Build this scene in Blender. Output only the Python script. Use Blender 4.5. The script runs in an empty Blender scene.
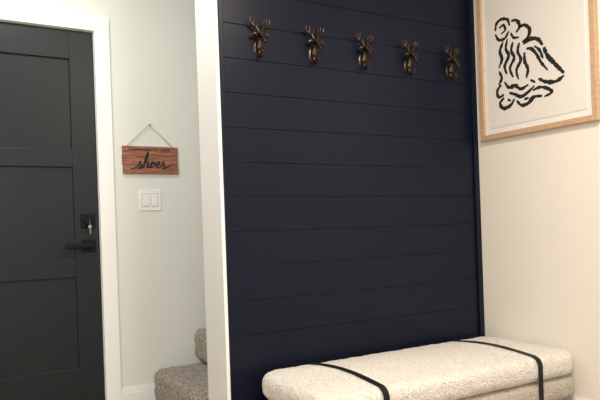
import bpy, bmesh, math, random
from mathutils import Vector, Matrix, noise
random.seed(4)
D=bpy.data; COL=bpy.context.scene.collection
bpy.context.scene.view_settings.view_transform='Standard'

# ---------------------------------------------------------------- materials
def mat(name,col,rough=.6,metal=0,col2=None,nscale=5,bump=0,bscale=50,stretch=(1,1,1),spec=.5,sheen=0,kind='noise',bdist=.002,detail=4):
    m=D.materials.new(name); m.use_nodes=True; nt=m.node_tree; N=nt.nodes; L=nt.links
    b=N['Principled BSDF']
    b.inputs['Base Color'].default_value=(*col,1); b.inputs['Roughness'].default_value=rough
    b.inputs['Metallic'].default_value=metal; b.inputs['Specular IOR Level'].default_value=spec
    if sheen: b.inputs['Sheen Weight'].default_value=sheen
    tc=N.new('ShaderNodeTexCoord'); mp=N.new('ShaderNodeMapping'); mp.inputs['Scale'].default_value=stretch
    L.new(tc.outputs['Object'],mp.inputs['Vector'])
    c2=col2 or tuple(c*.94 for c in col)
    n=N.new('ShaderNodeTexNoise'); n.inputs['Scale'].default_value=nscale; n.inputs['Detail'].default_value=detail
    L.new(mp.outputs[0],n.inputs['Vector'])
    r=N.new('ShaderNodeValToRGB'); r.color_ramp.elements[0].position=.35; r.color_ramp.elements[1].position=.65
    r.color_ramp.elements[0].color=(*c2,1); r.color_ramp.elements[1].color=(*col,1)
    L.new(n.outputs['Fac'],r.inputs[0]); L.new(r.outputs[0],b.inputs['Base Color'])
    if bump:
        if kind=='voronoi':
            t=N.new('ShaderNodeTexVoronoi'); t.inputs['Scale'].default_value=bscale; o=t.outputs['Distance']
        else:
            t=N.new('ShaderNodeTexNoise'); t.inputs['Scale'].default_value=bscale; t.inputs['Detail'].default_value=3; o=t.outputs['Fac']
        L.new(mp.outputs[0],t.inputs['Vector'])
        bp=N.new('ShaderNodeBump'); bp.inputs['Strength'].default_value=bump; bp.inputs['Distance'].default_value=bdist
        if kind=='voronoi': bp.invert=True
        L.new(o,bp.inputs['Height']); L.new(bp.outputs[0],b.inputs['Normal'])
    return m
M_wall=mat('wall_paint_cool',(.785,.80,.75),.7,bump=.08,bscale=180,nscale=2,col2=(.77,.785,.735))
M_wallw=mat('wall_paint_warm',(.84,.78,.69),.7,bump=.08,bscale=180,nscale=2,col2=(.83,.77,.68))
M_ceil=mat('ceiling_paint',(.82,.82,.79),.8)
M_trim=mat('white_trim_paint',(.89,.89,.86),.4,nscale=3,col2=(.88,.88,.85))
M_door=mat('charcoal_door_paint',(.0125,.0172,.0185),.42,nscale=4,col2=(.011,.0152,.0165),bump=.1,bscale=90,bdist=.001,spec=.28)
M_navy=mat('navy_paint',(.0045,.0068,.019),.34,nscale=1.6,col2=(.0036,.0055,.0155),bump=.35,bscale=9,bdist=.0012,stretch=(.5,1,1),spec=.22)
M_floor=mat('oak_floor',(.34,.22,.13),.45,col2=(.24,.15,.085),nscale=6,stretch=(1,9,1),bump=.1)
M_carpet=mat('taupe_carpet',(.58,.51,.44),1,col2=(.21,.175,.145),nscale=85,bump=1,bscale=230,bdist=.008,spec=.1,sheen=.2,detail=5)
M_bronze=mat('antique_bronze',(.12,.075,.052),.28,.88,col2=(.024,.016,.013),nscale=45,bump=.2,bscale=150)
M_black=mat('matte_black_metal',(.003,.003,.0035),.45,0,spec=.2)
M_steel=mat('nickel_key',(.36,.35,.33),.3,1)
M_plast=mat('white_plastic',(.89,.89,.86),.35)
M_gap=mat('switch_gap_grey',(.30,.30,.29),.6)
M_oak=mat('light_oak_frame',(.60,.40,.24),.45,col2=(.50,.32,.185),nscale=12,stretch=(1,6,6),bump=.1)
M_mat=mat('cream_mat_board',(.84,.80,.75),.8)
M_paper=mat('print_paper',(.78,.73,.68),.8,nscale=3,col2=(.77,.72,.67))
M_ink=mat('black_ink',(.010,.010,.012),.8)
M_string=mat('jute_string',(.42,.35,.26),.9,bump=.4,bscale=500)
M_signink=mat('black_lettering',(.008,.006,.006),.6)
M_strap=mat('black_webbing_strap',(.006,.006,.007),.55,bump=.3,bscale=500,spec=.3)
M_sign=mat('red_brown_wood',(.43,.185,.10),.55,col2=(.17,.06,.034),nscale=8,stretch=(1.6,1,20),bump=.2,bscale=30)
def boucle(name,a,b2,c):
    m=D.materials.new(name); m.use_nodes=True; nt=m.node_tree; N=nt.nodes; L=nt.links; p=N['Principled BSDF']
    p.inputs['Roughness'].default_value=1; p.inputs['Specular IOR Level'].default_value=.1; p.inputs['Sheen Weight'].default_value=.25
    tc=N.new('ShaderNodeTexCoord')
    nz=N.new('ShaderNodeTexNoise'); nz.inputs['Scale'].default_value=90; nz.inputs['Detail'].default_value=2
    L.new(tc.outputs['Object'],nz.inputs['Vector'])
    mx=N.new('ShaderNodeVectorMath'); mx.operation='MULTIPLY_ADD'; mx.inputs[1].default_value=(.025,.025,.025)
    L.new(nz.outputs['Color'],mx.inputs[0]); L.new(tc.outputs['Object'],mx.inputs[2])
    v=N.new('ShaderNodeTexVoronoi'); v.feature='SMOOTH_F1'; v.inputs['Smoothness'].default_value=.3; v.inputs['Scale'].default_value=130; L.new(mx.outputs[0],v.inputs['Vector'])
    r=N.new('ShaderNodeValToRGB'); e=r.color_ramp.elements
    e[0].position=.15; e[0].color=(*a,1); e[1].position=.8; e[1].color=(*c,1)
    k=e.new(.5); k.color=(*b2,1)
    L.new(v.outputs['Distance'],r.inputs[0]); L.new(r.outputs[0],p.inputs['Base Color'])
    bp=N.new('ShaderNodeBump'); bp.invert=True; bp.inputs['Strength'].default_value=.9; bp.inputs['Distance'].default_value=.0075
    L.new(v.outputs['Distance'],bp.inputs['Height']); L.new(bp.outputs[0],p.inputs['Normal'])
    return m
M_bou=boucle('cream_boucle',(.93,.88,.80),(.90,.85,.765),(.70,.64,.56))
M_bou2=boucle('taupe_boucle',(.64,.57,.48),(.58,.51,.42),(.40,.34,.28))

# ---------------------------------------------------------------- helpers
def obj(name,me,m,parent=None,kind=None,smooth=False):
    o=D.objects.new(name,me); COL.objects.link(o)
    if m and not me.materials: me.materials.append(m)
    if parent:
        o.parent=parent; o.matrix_parent_inverse=Matrix.Translation(parent.location).inverted()
    if kind: o['kind']=kind
    if smooth:
        for p in me.polygons: p.use_smooth=True
    return o
def empty(name,loc,label,cat,group=None):
    e=D.objects.new(name,None); e.location=loc; e.empty_display_size=.05; COL.objects.link(e)
    e['label']=label; e['category']=cat
    if group: e['group']=group
    return e
def addbox(bm,x0,x1,y0,y1,z0,z1,bev=0,seg=2,mi=0):
    r=bmesh.ops.create_cube(bm,size=1)
    for v in r['verts']:
        v.co=Vector(((x0+x1)/2+v.co.x*(x1-x0),(y0+y1)/2+v.co.y*(y1-y0),(z0+z1)/2+v.co.z*(z1-z0)))
    if bev:
        es=list({e for v in r['verts'] for e in v.link_edges})
        bmesh.ops.bevel(bm,geom=es,offset=bev,segments=seg,affect='EDGES',profile=.5)
def boxes(name,lst,m,parent=None,kind=None,bev=0,seg=2):
    bm=bmesh.new()
    for b in lst: addbox(bm,*b,bev=bev,seg=seg)
    me=D.meshes.new(name); bm.to_mesh(me); bm.free()
    return obj(name,me,m,parent,kind)
def cyl(bm,p0,p1,r0,r1=None,n=20):
    r1=r0 if r1 is None else r1
    p0=Vector(p0);p1=Vector(p1); d=p1-p0
    q=Vector((0,0,1)).rotation_difference(d.normalized()).to_matrix().to_4x4()
    bmesh.ops.create_cone(bm,cap_ends=True,segments=n,radius1=r0,radius2=r1,depth=d.length,matrix=Matrix.Translation((p0+p1)/2)@q)
def sph(bm,c,r,s=(1,1,1),n=16):
    bmesh.ops.create_uvsphere(bm,u_segments=n,v_segments=n//2+2,radius=r,matrix=Matrix.Translation(c)@Matrix.Diagonal((*s,1)))
def capsule(bm,p0,p1,r0,r1): cyl(bm,p0,p1,r0,r1,14); sph(bm,p0,r0,n=12); sph(bm,p1,r1,n=12)
def chain(bm,pts,rad):
    for i in range(len(pts)-1): capsule(bm,pts[i],pts[i+1],rad[i],rad[i+1])
def remeshed(bm,vox,it=3):
    me=D.meshes.new('t'); bm.to_mesh(me); bm.free()
    o=D.objects.new('t',me); COL.objects.link(o)
    a=o.modifiers.new('r','REMESH'); a.mode='VOXEL'; a.voxel_size=vox
    s=o.modifiers.new('s','SMOOTH'); s.iterations=it
    dg=bpy.context.evaluated_depsgraph_get(); dg.update()
    out=D.meshes.new_from_object(o.evaluated_get(dg)); D.objects.remove(o); 
    for p in out.polygons: p.use_smooth=True
    return out
def spline(pts,n=8):
    P=[Vector(p) for p in pts]; P=[2*P[0]-P[1]]+P+[2*P[-1]-P[-2]]; out=[]
    for i in range(1,len(P)-2):
        for k in range(n):
            t=k/n; a,b,c,d=P[i-1],P[i],P[i+1],P[i+2]
            out.append(.5*((2*b)+(c-a)*t+(2*a-5*b+4*c-d)*t*t+(3*b-a-3*c+d)*t**3))
    out.append(P[-2]); return out
def tube(name,pts,r,m,parent=None,n=8,rf=None):
    V=[];F=[]
    for i,p in enumerate(pts):
        d=(pts[min(i+1,len(pts)-1)]-pts[max(i-1,0)]).normalized()
        a=d.orthogonal().normalized() if i==0 else (a-d*a.dot(d)).normalized()
        b=d.cross(a); rr=rf(d) if rf else r
        for k in range(n): t=2*math.pi*k/n; V.append(p+rr*(math.cos(t)*a+math.sin(t)*b))
    for i in range(len(pts)-1):
        for k in range(n): F.append((i*n+k,i*n+(k+1)%n,(i+1)*n+(k+1)%n,(i+1)*n+k))
    F.append(tuple(range(n))[::-1]); F.append(tuple(range((len(pts)-1)*n,len(pts)*n)))
    me=D.meshes.new(name); me.from_pydata(V,[],F); return obj(name,me,m,parent,smooth=True)

def profile(z0,z1,r,hd,crown,st):
    P=[]
    k=max(2,int((hd-r)/st))
    for i in range(k): P.append((hd-(hd-r)*i/k,z0))
    s=6
    for i in range(s+1): a=math.pi/2*i/s; P.append((r-r*math.sin(a),z0+r-r*math.cos(a)))
    k2=max(2,int((z1-z0-2*r)/st))
    for i in range(1,k2): P.append((0,z0+r+(z1-z0-2*r)*i/k2))
    for i in range(s+1): a=math.pi/2*i/s; P.append((r-r*math.cos(a),z1-r+r*math.sin(a)))
    for i in range(1,k+1):
        d=r+(hd-r)*i/k; P.append((d,z1+crown*math.sin(math.pi/2*i/k)))
    P[0]=(hd-.0005,z0); P[-1]=(hd-.0005,P[-1][1])
    return P
def pad(name,x0,x1,y0,y1,z0,z1,R,r,crown,st,amp,freq,m,parent,amp2=0):
    hd=min(x1-x0,y1-y0)/2; P=profile(z0,z1,r,hd,crown,st)
    nx=max(2,int((x1-x0)/st)); ny=max(2,int((y1-y0)/st)); nc=10
    V=[];F=[]
    for d,z in P:
        X0,X1,Y0,Y1=x0+d,x1-d,y0+d,y1-d; rc=max(R-d,.0)
        rc=min(rc,(X1-X0)/2,(Y1-Y0)/2)
        ring=[]
        for (cx,cy,a0) in ((X1-rc,Y0+rc,-90),(X1-rc,Y1-rc,0),(X0+rc,Y1-rc,90),(X0+rc,Y0+rc,180)):
            arc=[(cx+rc*math.cos(math.radians(a0+90*k/nc)),cy+rc*math.sin(math.radians(a0+90*k/nc))) for k in range(nc+1)]
            ring.append(arc)
        full=[]
        for q in range(4):
            full+=ring[q]; a=ring[q][-1]; b=ring[(q+1)%4][0]; nn=ny if q%2==0 else nx
            full+=[(a[0]+(b[0]-a[0])*k/nn,a[1]+(b[1]-a[1])*k/nn) for k in range(1,nn)]
        for (x,y) in full:
            p=Vector((x,y,z)); o_=amp*noise.noise_vector(p*freq)
            if amp2: o_+=amp2*noise.noise_vector(p*150)
            V.append(p+o_)
    n=len(full)
    for i in range(len(P)-1):
        for k in range(n): F.append((i*n+k,i*n+(k+1)%n,(i+1)*n+(k+1)%n,(i+1)*n+k))
    me=D.meshes.new(name); me.from_pydata(V,[],F); me.validate()
    bm=bmesh.new(); bm.from_mesh(me); bmesh.ops.remove_doubles(bm,verts=bm.verts,dist=.0004)
    bmesh.ops.recalc_face_normals(bm,faces=bm.faces); bm.to_mesh(me); bm.free()
    return obj(name,me,m,parent,smooth=True)

# ---------------------------------------------------------------- room shell
H=2.44; XR=2.43; YB=.91
boxes('floor',[(-1.5,XR+.1,-3.4,YB+.1,-.1,0)],M_floor,kind='structure')
boxes('ceiling',[(-1.5,4.2,-3.4,YB+.1,H,H+.1)],M_ceil,kind='structure')
DX0,DX1,DZ=-.155,.682,1.945
boxes('wall_back',[(-1.4,DX0-.012,YB,YB+.1,0,H),(DX1+.012,4.2,YB,YB+.1,0,H),(DX0-.012,DX1+.012,YB,YB+.1,DZ+.012,H)],M_wall,kind='structure')
boxes('wall_left',[(-1.5,-1.4,-3.4,YB+.1,0,H)],M_wall,kind='structure')
boxes('wall_right',[(XR,XR+.1,-3.4,.02,0,H)],M_wallw,kind='structure')
boxes('wall_partition',[(.99,XR+.1,.021,.222,0,H)],M_wall,kind='structure')
boxes('trim_1',[(.974,.9895,-.004,.212,0,H)],M_trim,kind='structure',bev=.002)
bm=bmesh.new()
zs=[.038+.144*k for k in range(-1,18)]
for a in zs:
    z0=max(a,0)+.0006; z1=min(a+.144,H)-.0006
    if z1-z0>.02: addbox(bm,.99,XR,.004,.016,z0,z1,bev=.0013,seg=2)
addbox(bm,.99,XR,.0085,.021,0,H)
me=D.meshes.new('wall_shiplap'); bm.to_mesh(me); bm.free(); obj('wall_shiplap',me,M_navy,kind='structure')
boxes('trim_2',[(XR-.032,XR-.0005,-.008,.004,0,H)],M_navy,kind='structure',bev=.002)
boxes('trim_3',[(.9905,1.012,-.006,.004,0,H)],M_navy,kind='structure',bev=.002)
boxes('trim_4',[(DX1+.004,.762,YB-.018,YB-.0005,0,DZ+.004)],M_trim,kind='structure',bev=.002)
boxes('trim_5',[(DX0-.08,DX0-.004,YB-.018,YB-.0005,0,DZ+.004)],M_trim,kind='structure',bev=.002)
boxes('trim_6',[(DX0-.08,.762,YB-.018,YB-.0005,DZ+.0045,DZ+.08)],M_trim,kind='structure',bev=.002)
boxes('trim_7',[(DX1+.002,DX1+.0115,YB,YB+.1,0,DZ+.011),(DX0-.0115,DX0-.002,YB,YB+.1,0,DZ+.011),(DX0-.002,DX1+.002,YB,YB+.1,DZ+.003,DZ+.011)],M_trim,kind='structure')
def baseboard(name,x0,x1,y0,y1,axis):
    if axis=='y': l=[(x0,x1,y1-.014,y1,0,.085),(x0,x1,y1-.010,y1,.085,.102),(x0,x1,y1-.006,y1,.102,.114)]
    else: l=[(x0,x1,y0,y1,0,.085),(x0+.004,x1,y0,y1,.085,.102),(x0+.008,x1,y0,y1,.102,.112)]
    boxes(name,l,M_trim,kind='structure',bev=.0015)
baseboard('baseboard_back',.7625,.955,0,YB-.0005,'y')
baseboard('baseboard_left',-1.395,DX0-.081,0,YB-.0005,'y')
baseboard('baseboard_right',XR-.0145,XR-.0005,-3.3,-.01,'x')

# ---------------------------------------------------------------- door
yf=YB+.008; yr=YB+.020
st=.118
zr=[(0.0,.245),(.70,.79),(1.255,1.345),(1.80,DZ)]
L=[(DX0,DX1,yr,yf+.04,.004,DZ)]
L+=[(DX0,DX0+st,yf,yr+.004,.004,DZ),(DX1-st,DX1,yf,yr+.004,.004,DZ)]
for a,b in zr: L.append((DX0+st-.002,DX1-st+.002,yf+.0003,yr+.004,max(a,.004),b))
door=boxes('door_1',L,M_door,kind='structure',bev=.003)
door['label']='charcoal painted shaker door with three recessed panels'
door['category']='door'
hx=.628; hz=.858
bm=bmesh.new(); addbox(bm,hx-.033,hx+.033,yf-.010,yf,hz-.033,hz+.033,bev=.003)
me=D.meshes.new('m'); bm.to_mesh(me); bm.free(); plate=obj('lever_handle',me,M_black,door); plate['label']='black square-rose lever handle'
bm=bmesh.new(); cyl(bm,(hx,yf-.010,hz),(hx,yf-.05,hz),.012); addbox(bm,hx-.118,hx+.014,yf-.060,yf-.044,hz-.012,hz+.012,bev=.004,seg=3)
me=D.meshes.new('m'); bm.to_mesh(me); bm.free(); o=obj('lever',me,M_black); o.parent=plate
bz=.984
bm=bmesh.new(); addbox(bm,hx-.034,hx+.034,yf-.012,yf,bz-.036,bz+.036,bev=.003); cyl(bm,(hx,yf-.012,bz),(hx,yf-.022,bz),.022,.02,28)
me=D.meshes.new('m'); bm.to_mesh(me); bm.free(); db=obj('deadbolt',me,M_black,door); db['label']='black square deadbolt'
bm=bmesh.new(); addbox(bm,hx-.002,hx+.002,yf-.04,yf-.0225,bz-.004,bz+.004)
sph(bm,(hx,yf-.046,bz),.011,(.22,1,1)); 
for k in range(20):
    a=2*math.pi*k/20; b=2*math.pi*(k+1)/20
    cyl(bm,(hx,yf-.048+.010*math.cos(a),bz-.014+.010*math.sin(a)),(hx,yf-.048+.010*math.cos(b),bz-.014+.010*math.sin(b)),.0012,n=8)
sph(bm,(hx+.002,yf-.048,bz-.032),.009,(1,.18,1)); addbox(bm,hx-.001,hx+.005,yf-.049,yf-.047,bz-.068,bz-.036,bev=.0006)
me=D.meshes.new('m'); bm.to_mesh(me); bm.free(); o=obj('key',me,M_steel); o.parent=db; o['label']='nickel key in the lock'

# ---------------------------------------------------------------- sign
sx,sz=.957,1.297; yw=YB
sg=empty('hanging_sign',(sx,yw-.002,sz),'red-brown wooden plank sign reading shoes on white wall','sign')
bm=bmesh.new()
for k,(a,b) in enumerate([(-.073,-.0255),(-.0248,.0245),(.0252,.073)]):
    e=(.0015,-.001,.001)[k]
    addbox(bm,sx-.149+e,sx+.149+e,yw-.014,yw-.003,sz+a,sz+b,bev=.0012)
addbox(bm,sx-.12,sx-.10,yw-.004,yw-.0005,sz-.07,sz+.07); addbox(bm,sx+.10,sx+.12,yw-.004,yw-.0005,sz-.07,sz+.07)
me=D.meshes.new('board'); bm.to_mesh(me); bm.free(); obj('board',me,M_sign,sg)
pts=[Vector((sx-.128,yw-.010,sz+.068)),Vector((sx-.065,yw-.010,sz+.129)),Vector((sx,yw-.011,sz+.190)),Vector((sx+.065,yw-.010,sz+.129)),Vector((sx+.128,yw-.010,sz+.068))]
tube('string',pts,.0018,M_string,sg)
bm=bmesh.new(); cyl(bm,(sx,yw-.018,sz+.188),(sx,yw,sz+.188),.002,n=10); cyl(bm,(sx,yw-.02,sz+.188),(sx,yw-.018,sz+.188),.005,n=14)
me=D.meshes.new('nail'); bm.to_mesh(me); bm.free(); obj('nail',me,M_steel,sg)
word=[(-.9,-.15),(-.4,-.2),(.1,.2),(.4,.65),(.62,1.2),(.55,.8),(.82,.4),(.74,.0),(.35,-.1),(.5,.1),(1.0,.2),(1.5,1.1),(1.86,2.2),(1.72,2.6),(1.46,1.8),(1.2,-.1),(1.4,.75),(1.75,1.1),(1.9,.8),(1.84,.15),(2.08,.05),(2.45,.6),(2.78,1.0),(2.5,.85),(2.36,.35),(2.6,0),(2.95,.35),(2.95,.85),(2.78,1.0),(3.05,.78),(3.28,.55),(3.65,.55),(3.9,.88),(3.72,1.1),(3.48,.75),(3.42,.25),(3.68,0),(4.05,.2),(4.35,.65),(4.56,1.25),(4.5,.8),(4.76,.4),(4.68,.0),(4.3,-.1),(4.65,-.05),(5.3,.2),(5.9,.6)]
q=spline([(sx-.080+.032*a+.004*b,yw-.0148,sz-.040+.031*b) for a,b in word],6)
wd=tube('lettering',q,.003,M_signink,sg,6,rf=lambda d:.0046 if d.z<-.35 else .0028); wd['label']='black cursive word shoes'
cu=D.curves.new('t','FONT'); cu.body='PLEASE REMOVE YOUR'; cu.size=.020; cu.align_x='CENTER'; cu.extrude=.0004; cu.offset=.0003; cu.space_character=1.1
to=D.objects.new('t',cu); COL.objects.link(to); dg=bpy.context.evaluated_depsgraph_get(); dg.update()
tm=D.meshes.new_from_object(to.evaluated_get(dg)); D.objects.remove(to)
tm.transform(Matrix.Translation((sx-.005,yw-.0150,sz+.048))@Matrix.Rotation(math.radians(90),4,'X'))
tm.materials.clear(); sl=obj('small_lettering',tm,M_signink,sg); sl['label']='tiny line of black capitals'

# ---------------------------------------------------------------- light switch
wx,wz=.949,1.087
sw=empty('light_switch',(wx,yw,wz),'white double rocker light switch plate on the wall','light switch')
boxes('switch_plate',[(wx-.058,wx+.058,yw-.006,yw-.0005,wz-.057,wz+.057)],M_plast,sw,bev=.002)
for dx in(-.0235,.0235):
    g=boxes('rocker_surround',[(wx+dx-.0178,wx+dx+.0178,yw-.0068,yw-.0055,wz-.0345,wz+.0345)],M_gap,sw)
    bm=bmesh.new(); addbox(bm,wx+dx-.016,wx+dx+.016,yw-.0105,yw-.006,wz-.0325,wz+.0325,bev=.0015)
    me=D.meshes.new('rocker'); bm.to_mesh(me); bm.free(); obj('rocker',me,M_plast,sw)

# ---------------------------------------------------------------- stairs
sc=empty('staircase',(1.7,.57,0),'taupe carpeted staircase rising behind the partition wall','stairs')
for k in range(5):
    pad('step',.932+.23*k,2.4,.236,YB-.010,.187*k+(.012 if k else .004),.187*(k+1)+.010,.02,.052,0,.008,.006,34,M_carpet,sc,amp2=.003)

# ---------------------------------------------------------------- picture
px0,px1,pz0,pz1=-.708,-.050,1.322,2.235
X=XR
pf=empty('framed_print',(X-.002,(px0+px1)/2,pz0),'light oak framed abstract black ink figure print on the wall','picture')
fw=.026
bm=bmesh.new()
def quad_bar(a,b,c,d):
    vs=[bm.verts.new((x,p[0],p[1])) for x in (X-.026,X-.001) for p in (a,b,c,d)]
    for f in ((0,1,2,3),(7,6,5,4),(0,4,5,1),(1,5,6,2),(2,6,7,3),(3,7,4,0)): bm.faces.new([vs[i] for i in f])
o_=[(px0,pz0),(px1,pz0),(px1,pz1),(px0,pz1)]; i_=[(px0+fw,pz0+fw),(px1-fw,pz0+fw),(px1-fw,pz1-fw),(px0+fw,pz1-fw)]
for k in range(4): quad_bar(o_[k],o_[(k+1)%4],i_[(k+1)%4],i_[k])
bmesh.ops.recalc_face_normals(bm,faces=bm.faces)
me=D.meshes.new('frame'); bm.to_mesh(me); bm.free(); fo=obj('frame',me,M_oak,pf); bv=fo.modifiers.new('b','BEVEL'); bv.width=.0015
boxes('mat_board',[(X-.014,X-.002,px0+fw-.003,px1-fw+.003,pz0+fw-.003,pz1-fw+.003)],M_mat,pf)
pr=boxes('print',[(X-.0165,X-.0142,px0+fw+.028,px1-fw-.028,pz0+fw+.030,pz1-fw-.030)],M_paper,pf)
def A(x,y):
    a=(x-497)/70.; yl=-.15-(.396)*(a*.92+.08*a*a)
    base=106-.10*(x-497); return yl,1.455+.455*(base-y)/88.
strokes=[
 # head and shoulders
 ([(499,28),(501,21),(507,18),(514,20),(516,26)],3.4),([(504,26),(509,24),(511,29),(506,32)],2.8),
 ([(499,31),(503,37),(510,37),(515,31)],3.2),([(518,22),(524,23),(527,29),(523,34)],3.4),
 ([(526,30),(532,29),(537,34),(535,41),(529,44)],3.4),([(517,33),(520,38),(526,39)],2.8),
 # back, arms reaching down
 ([(508,40),(504,48),(506,56),(502,64)],3.6),([(513,38),(511,47),(514,54),(509,63),(511,71)],3.6),
 ([(519,42),(517,50),(520,57),(515,66),(518,75)],3.4),([(502,67),(505,74),(501,80)],3.2),
 ([(526,44),(524,52),(527,60),(522,69),(524,78)],3.4),
 # thigh and bent leg with open triangle
 ([(530,46),(538,43),(545,45),(549,51)],4.0),([(550,53),(553,61),(559,69),(567,79)],4.4),
 ([(533,51),(538,52),(543,58),(547,66),(553,74)],3.4),([(531,54),(531,62),(534,70),(532,78)],3.6),
 ([(567,81),(560,85),(551,84),(544,80)],3.8),([(541,50),(546,55),(549,63)],2.6),
 # hands and crossed lower limbs
 ([(504,80),(499,86),(501,92),(507,90)],3.4),([(508,78),(513,84),(520,83),(526,87),(534,84)],3.6),
 ([(507,93),(502,98),(506,103),(514,101),(519,95)],3.6),([(513,89),(519,91),(526,94),(533,91),(540,86)],3.4),
 ([(521,97),(526,102),(533,101),(539,96),(547,96)],3.8),([(538,90),(545,88),(552,90),(556,94),(549,97)],3.2),
 ([(511,95),(515,97)],2.4),([(529,97),(534,96)],2.4),([(536,80),(541,83)],2.6),
]
V=[];F=[]
for s,w in strokes:
    pts=spline([(x,y,0) for x,y in s],7); n=len(pts); k0=len(V)
    for i,p in enumerate(pts):
        d=(pts[min(i+1,n-1)]-pts[max(i-1,0)]).normalized(); nn=Vector((-d.y,d.x,0)); t=i/(n-1)
        ww=w*.50*(.25+.75*max(0,math.sin(math.pi*min(1,t*.9+.06)))**.6)*(1+.5*noise.noise(p*.45))
        for sg_ in(-1,1):
            c=p+nn*ww*sg_; y,z=A(c.x,c.y); V.append((X-.0171,y,z))
    for i in range(n-1): F.append((k0+2*i,k0+2*i+1,k0+2*i+3,k0+2*i+2))
me=D.meshes.new('drawing'); me.from_pydata(V,[],F); dr=obj('drawing',me,M_ink); dr.parent=pr; dr['label']='black abstract brush-stroke figure'

# ---------------------------------------------------------------- bench
BX0,BX1,BY0,BY1=1.085,2.420,-.580,-.035
bn=empty('bench',(1.74,-.31,0),'low cream boucle upholstered bench with two black straps','bench')
ZT=.328; CR=.016; RR=.042
pad('seat_cushion',BX0,BX1,BY0,BY1,.219,ZT,.085,RR,CR,.006,.0022,28,M_bou,bn,amp2=.0015)
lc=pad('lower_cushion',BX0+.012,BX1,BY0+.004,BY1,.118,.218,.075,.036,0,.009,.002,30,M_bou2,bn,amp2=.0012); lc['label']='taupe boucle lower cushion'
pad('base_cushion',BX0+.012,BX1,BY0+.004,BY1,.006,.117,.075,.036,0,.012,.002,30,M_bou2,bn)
hd=(BY1-BY0)/2
for xs in (1.340,2.147):
    P=profile(.219,ZT,RR,hd,CR,.010)
    top=[(d,z) for d,z in P if z>=.272]
    path=[(BY0-.003,.02)]+[(BY0-.003,.02+.25*i/10) for i in range(1,10)]
    path+=[(BY0+d-.0035*(1 if d<.02 else .4),z+.004) for d,z in top]
    path+=[(BY1-d+.003*(1 if d<.02 else .4),z+.004) for d,z in reversed(top)]
    path+=[(BY1+.003,.25-.23*i/10) for i in range(0,11)]
    hw=.013; V=[];F=[]; n=len(path)
    for i,(y,z) in enumerate(path):
        for dx in(-hw,hw): V.append((xs+dx,y,z))
    for i in range(n-1): F.append((2*i,2*i+1,2*i+3,2*i+2))
    F.append((2*n-2,2*n-1,1,0))
    me=D.meshes.new('strap'); me.from_pydata(V,[],F); so=obj('strap',me,M_strap,bn); sm=so.modifiers.new('s','SOLIDIFY'); sm.thickness=.002; sm.offset=0

# ---------------------------------------------------------------- deer hooks
def m_head():
    bm=bmesh.new()
    chain(bm,[(0,-.004,-.054),(0,-.010,-.036),(0,-.020,-.010),(0,-.032,.010)],[.010,.015,.012,.011])
    chain(bm,[(0,-.036,.016),(.002,-.050,.000),(.005,-.063,-.022)],[.015,.0105,.0068])
    sph(bm,(.0055,-.065,-.025),.0078,(1,.9,.8))
    for s in(-1,1):
        sph(bm,(s*.0115,-.047,.012),.0048)
        chain(bm,[(s*.012,-.032,.017),(s*.027,-.030,.015),(s*.042,-.032,.007)],[.0045,.0078,.0018])
    return remeshed(bm,.0014,1)
def m_antler(s):
    bm=bmesh.new()
    chain(bm,[(s*.007,-.030,.026),(s*.017,-.027,.043),(s*.034,-.025,.052),(s*.045,-.025,.064),(s*.043,-.026,.082)],[.0052,.0047,.0043,.0038,.002])
    chain(bm,[(s*.016,-.027,.041),(s*.011,-.032,.056),(s*.014,-.036,.071)],[.0043,.0036,.002])
    chain(bm,[(s*.032,-.025,.051),(s*.028,-.028,.066),(s*.029,-.030,.081)],[.004,.0035,.002])
    chain(bm,[(s*.043,-.025,.060),(s*.055,-.025,.069)],[.0035,.002])
    return remeshed(bm,.0012,1)
def m_hook():
    bm=bmesh.new()
    chain(bm,[(0,-.006,-.045),(0,-.010,-.064),(0,-.022,-.079),(0,-.040,-.078),(0,-.050,-.066)],[.009,.0068,.006,.0055,.005]); sph(bm,(0,-.051,-.063),.007)
    return remeshed(bm,.0015)
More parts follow.
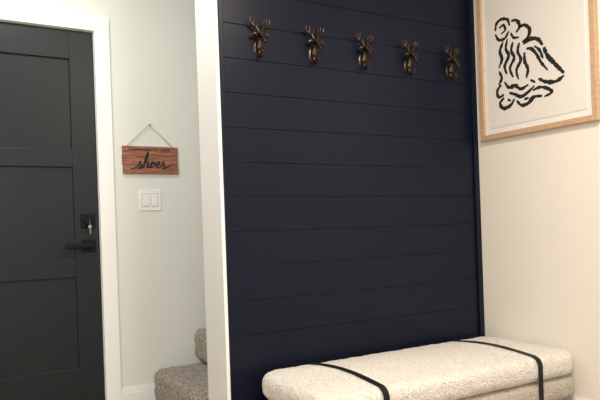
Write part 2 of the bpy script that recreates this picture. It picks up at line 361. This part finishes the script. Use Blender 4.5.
def m_plate():
    bm=bmesh.new(); sph(bm,(0,0,-.035),.022,(1,.22,1.6)); sph(bm,(0,-.004,-.064),.004); sph(bm,(0,-.004,-.002),.004)
    for v in bm.verts: v.co.y=min(v.co.y,0)
    me=D.meshes.new('mounting_plate'); bm.to_mesh(me); bm.free()
    for p in me.polygons: p.use_smooth=True
    return me
parts=[('deer_head',m_head()),('antler',m_antler(-1)),('antler',m_antler(1)),('hook',m_hook()),('mounting_plate',m_plate())]
first=empty('coat_hook',(1.171,.004,1.712),'antique bronze deer head coat hook on navy shiplap','coat hook','deer head coat hooks on the navy wall')
kids=[]
for n_,me in parts:
    if not me.materials: me.materials.append(M_bronze)
    o=D.objects.new(n_,me); COL.objects.link(o); o.parent=first; kids.append(o)
for i in range(1,5):
    c=first.copy(); c.location=(1.171+.270*i,.004,1.712+.001*i); COL.objects.link(c)
    for k in kids:
        kc=k.copy(); kc.parent=c; COL.objects.link(kc)

# ---------------------------------------------------------------- lights
def area(name,loc,target,size,sy,power,col):
    l=D.lights.new(name,'AREA'); l.shape='RECTANGLE'; l.size=size; l.size_y=sy; l.energy=power; l.color=col
    o=D.objects.new(name,l); o.location=loc; d=Vector(target)-Vector(loc)
    o.rotation_euler=d.to_track_quat('-Z','Y').to_euler(); COL.objects.link(o); return o
area('ceiling_light',(1.3,-1.5,2.40),(1.3,-1.3,0),.4,.4,42,(1,.885,.74))
area('window_light',(-.9,-3.2,1.6),(.9,.9,1.1),1.4,1.3,46,(1,.985,.955))
area('entry_light',(.3,.1,2.41),(.3,.2,0),.4,.4,12,(1,.98,.94))
w=D.worlds.new('World'); bpy.context.scene.world=w; w.use_nodes=True
w.node_tree.nodes['Background'].inputs[0].default_value=(1,.985,.95,1); w.node_tree.nodes['Background'].inputs[1].default_value=.92

# ---------------------------------------------------------------- camera
cam=D.cameras.new('camera'); cam.sensor_width=36; cam.lens=37.2; cam.shift_y=.0492; cam.clip_start=.02
co=D.objects.new('camera',cam); COL.objects.link(co)
co.matrix_world=Matrix.Translation((0,-2.35,.902))@Matrix.Rotation(math.radians(-29.74),4,'Z')@Matrix.Rotation(math.radians(90),4,'X')@Matrix.Rotation(math.radians(-2.0),4,'Z')
bpy.context.scene.camera=co
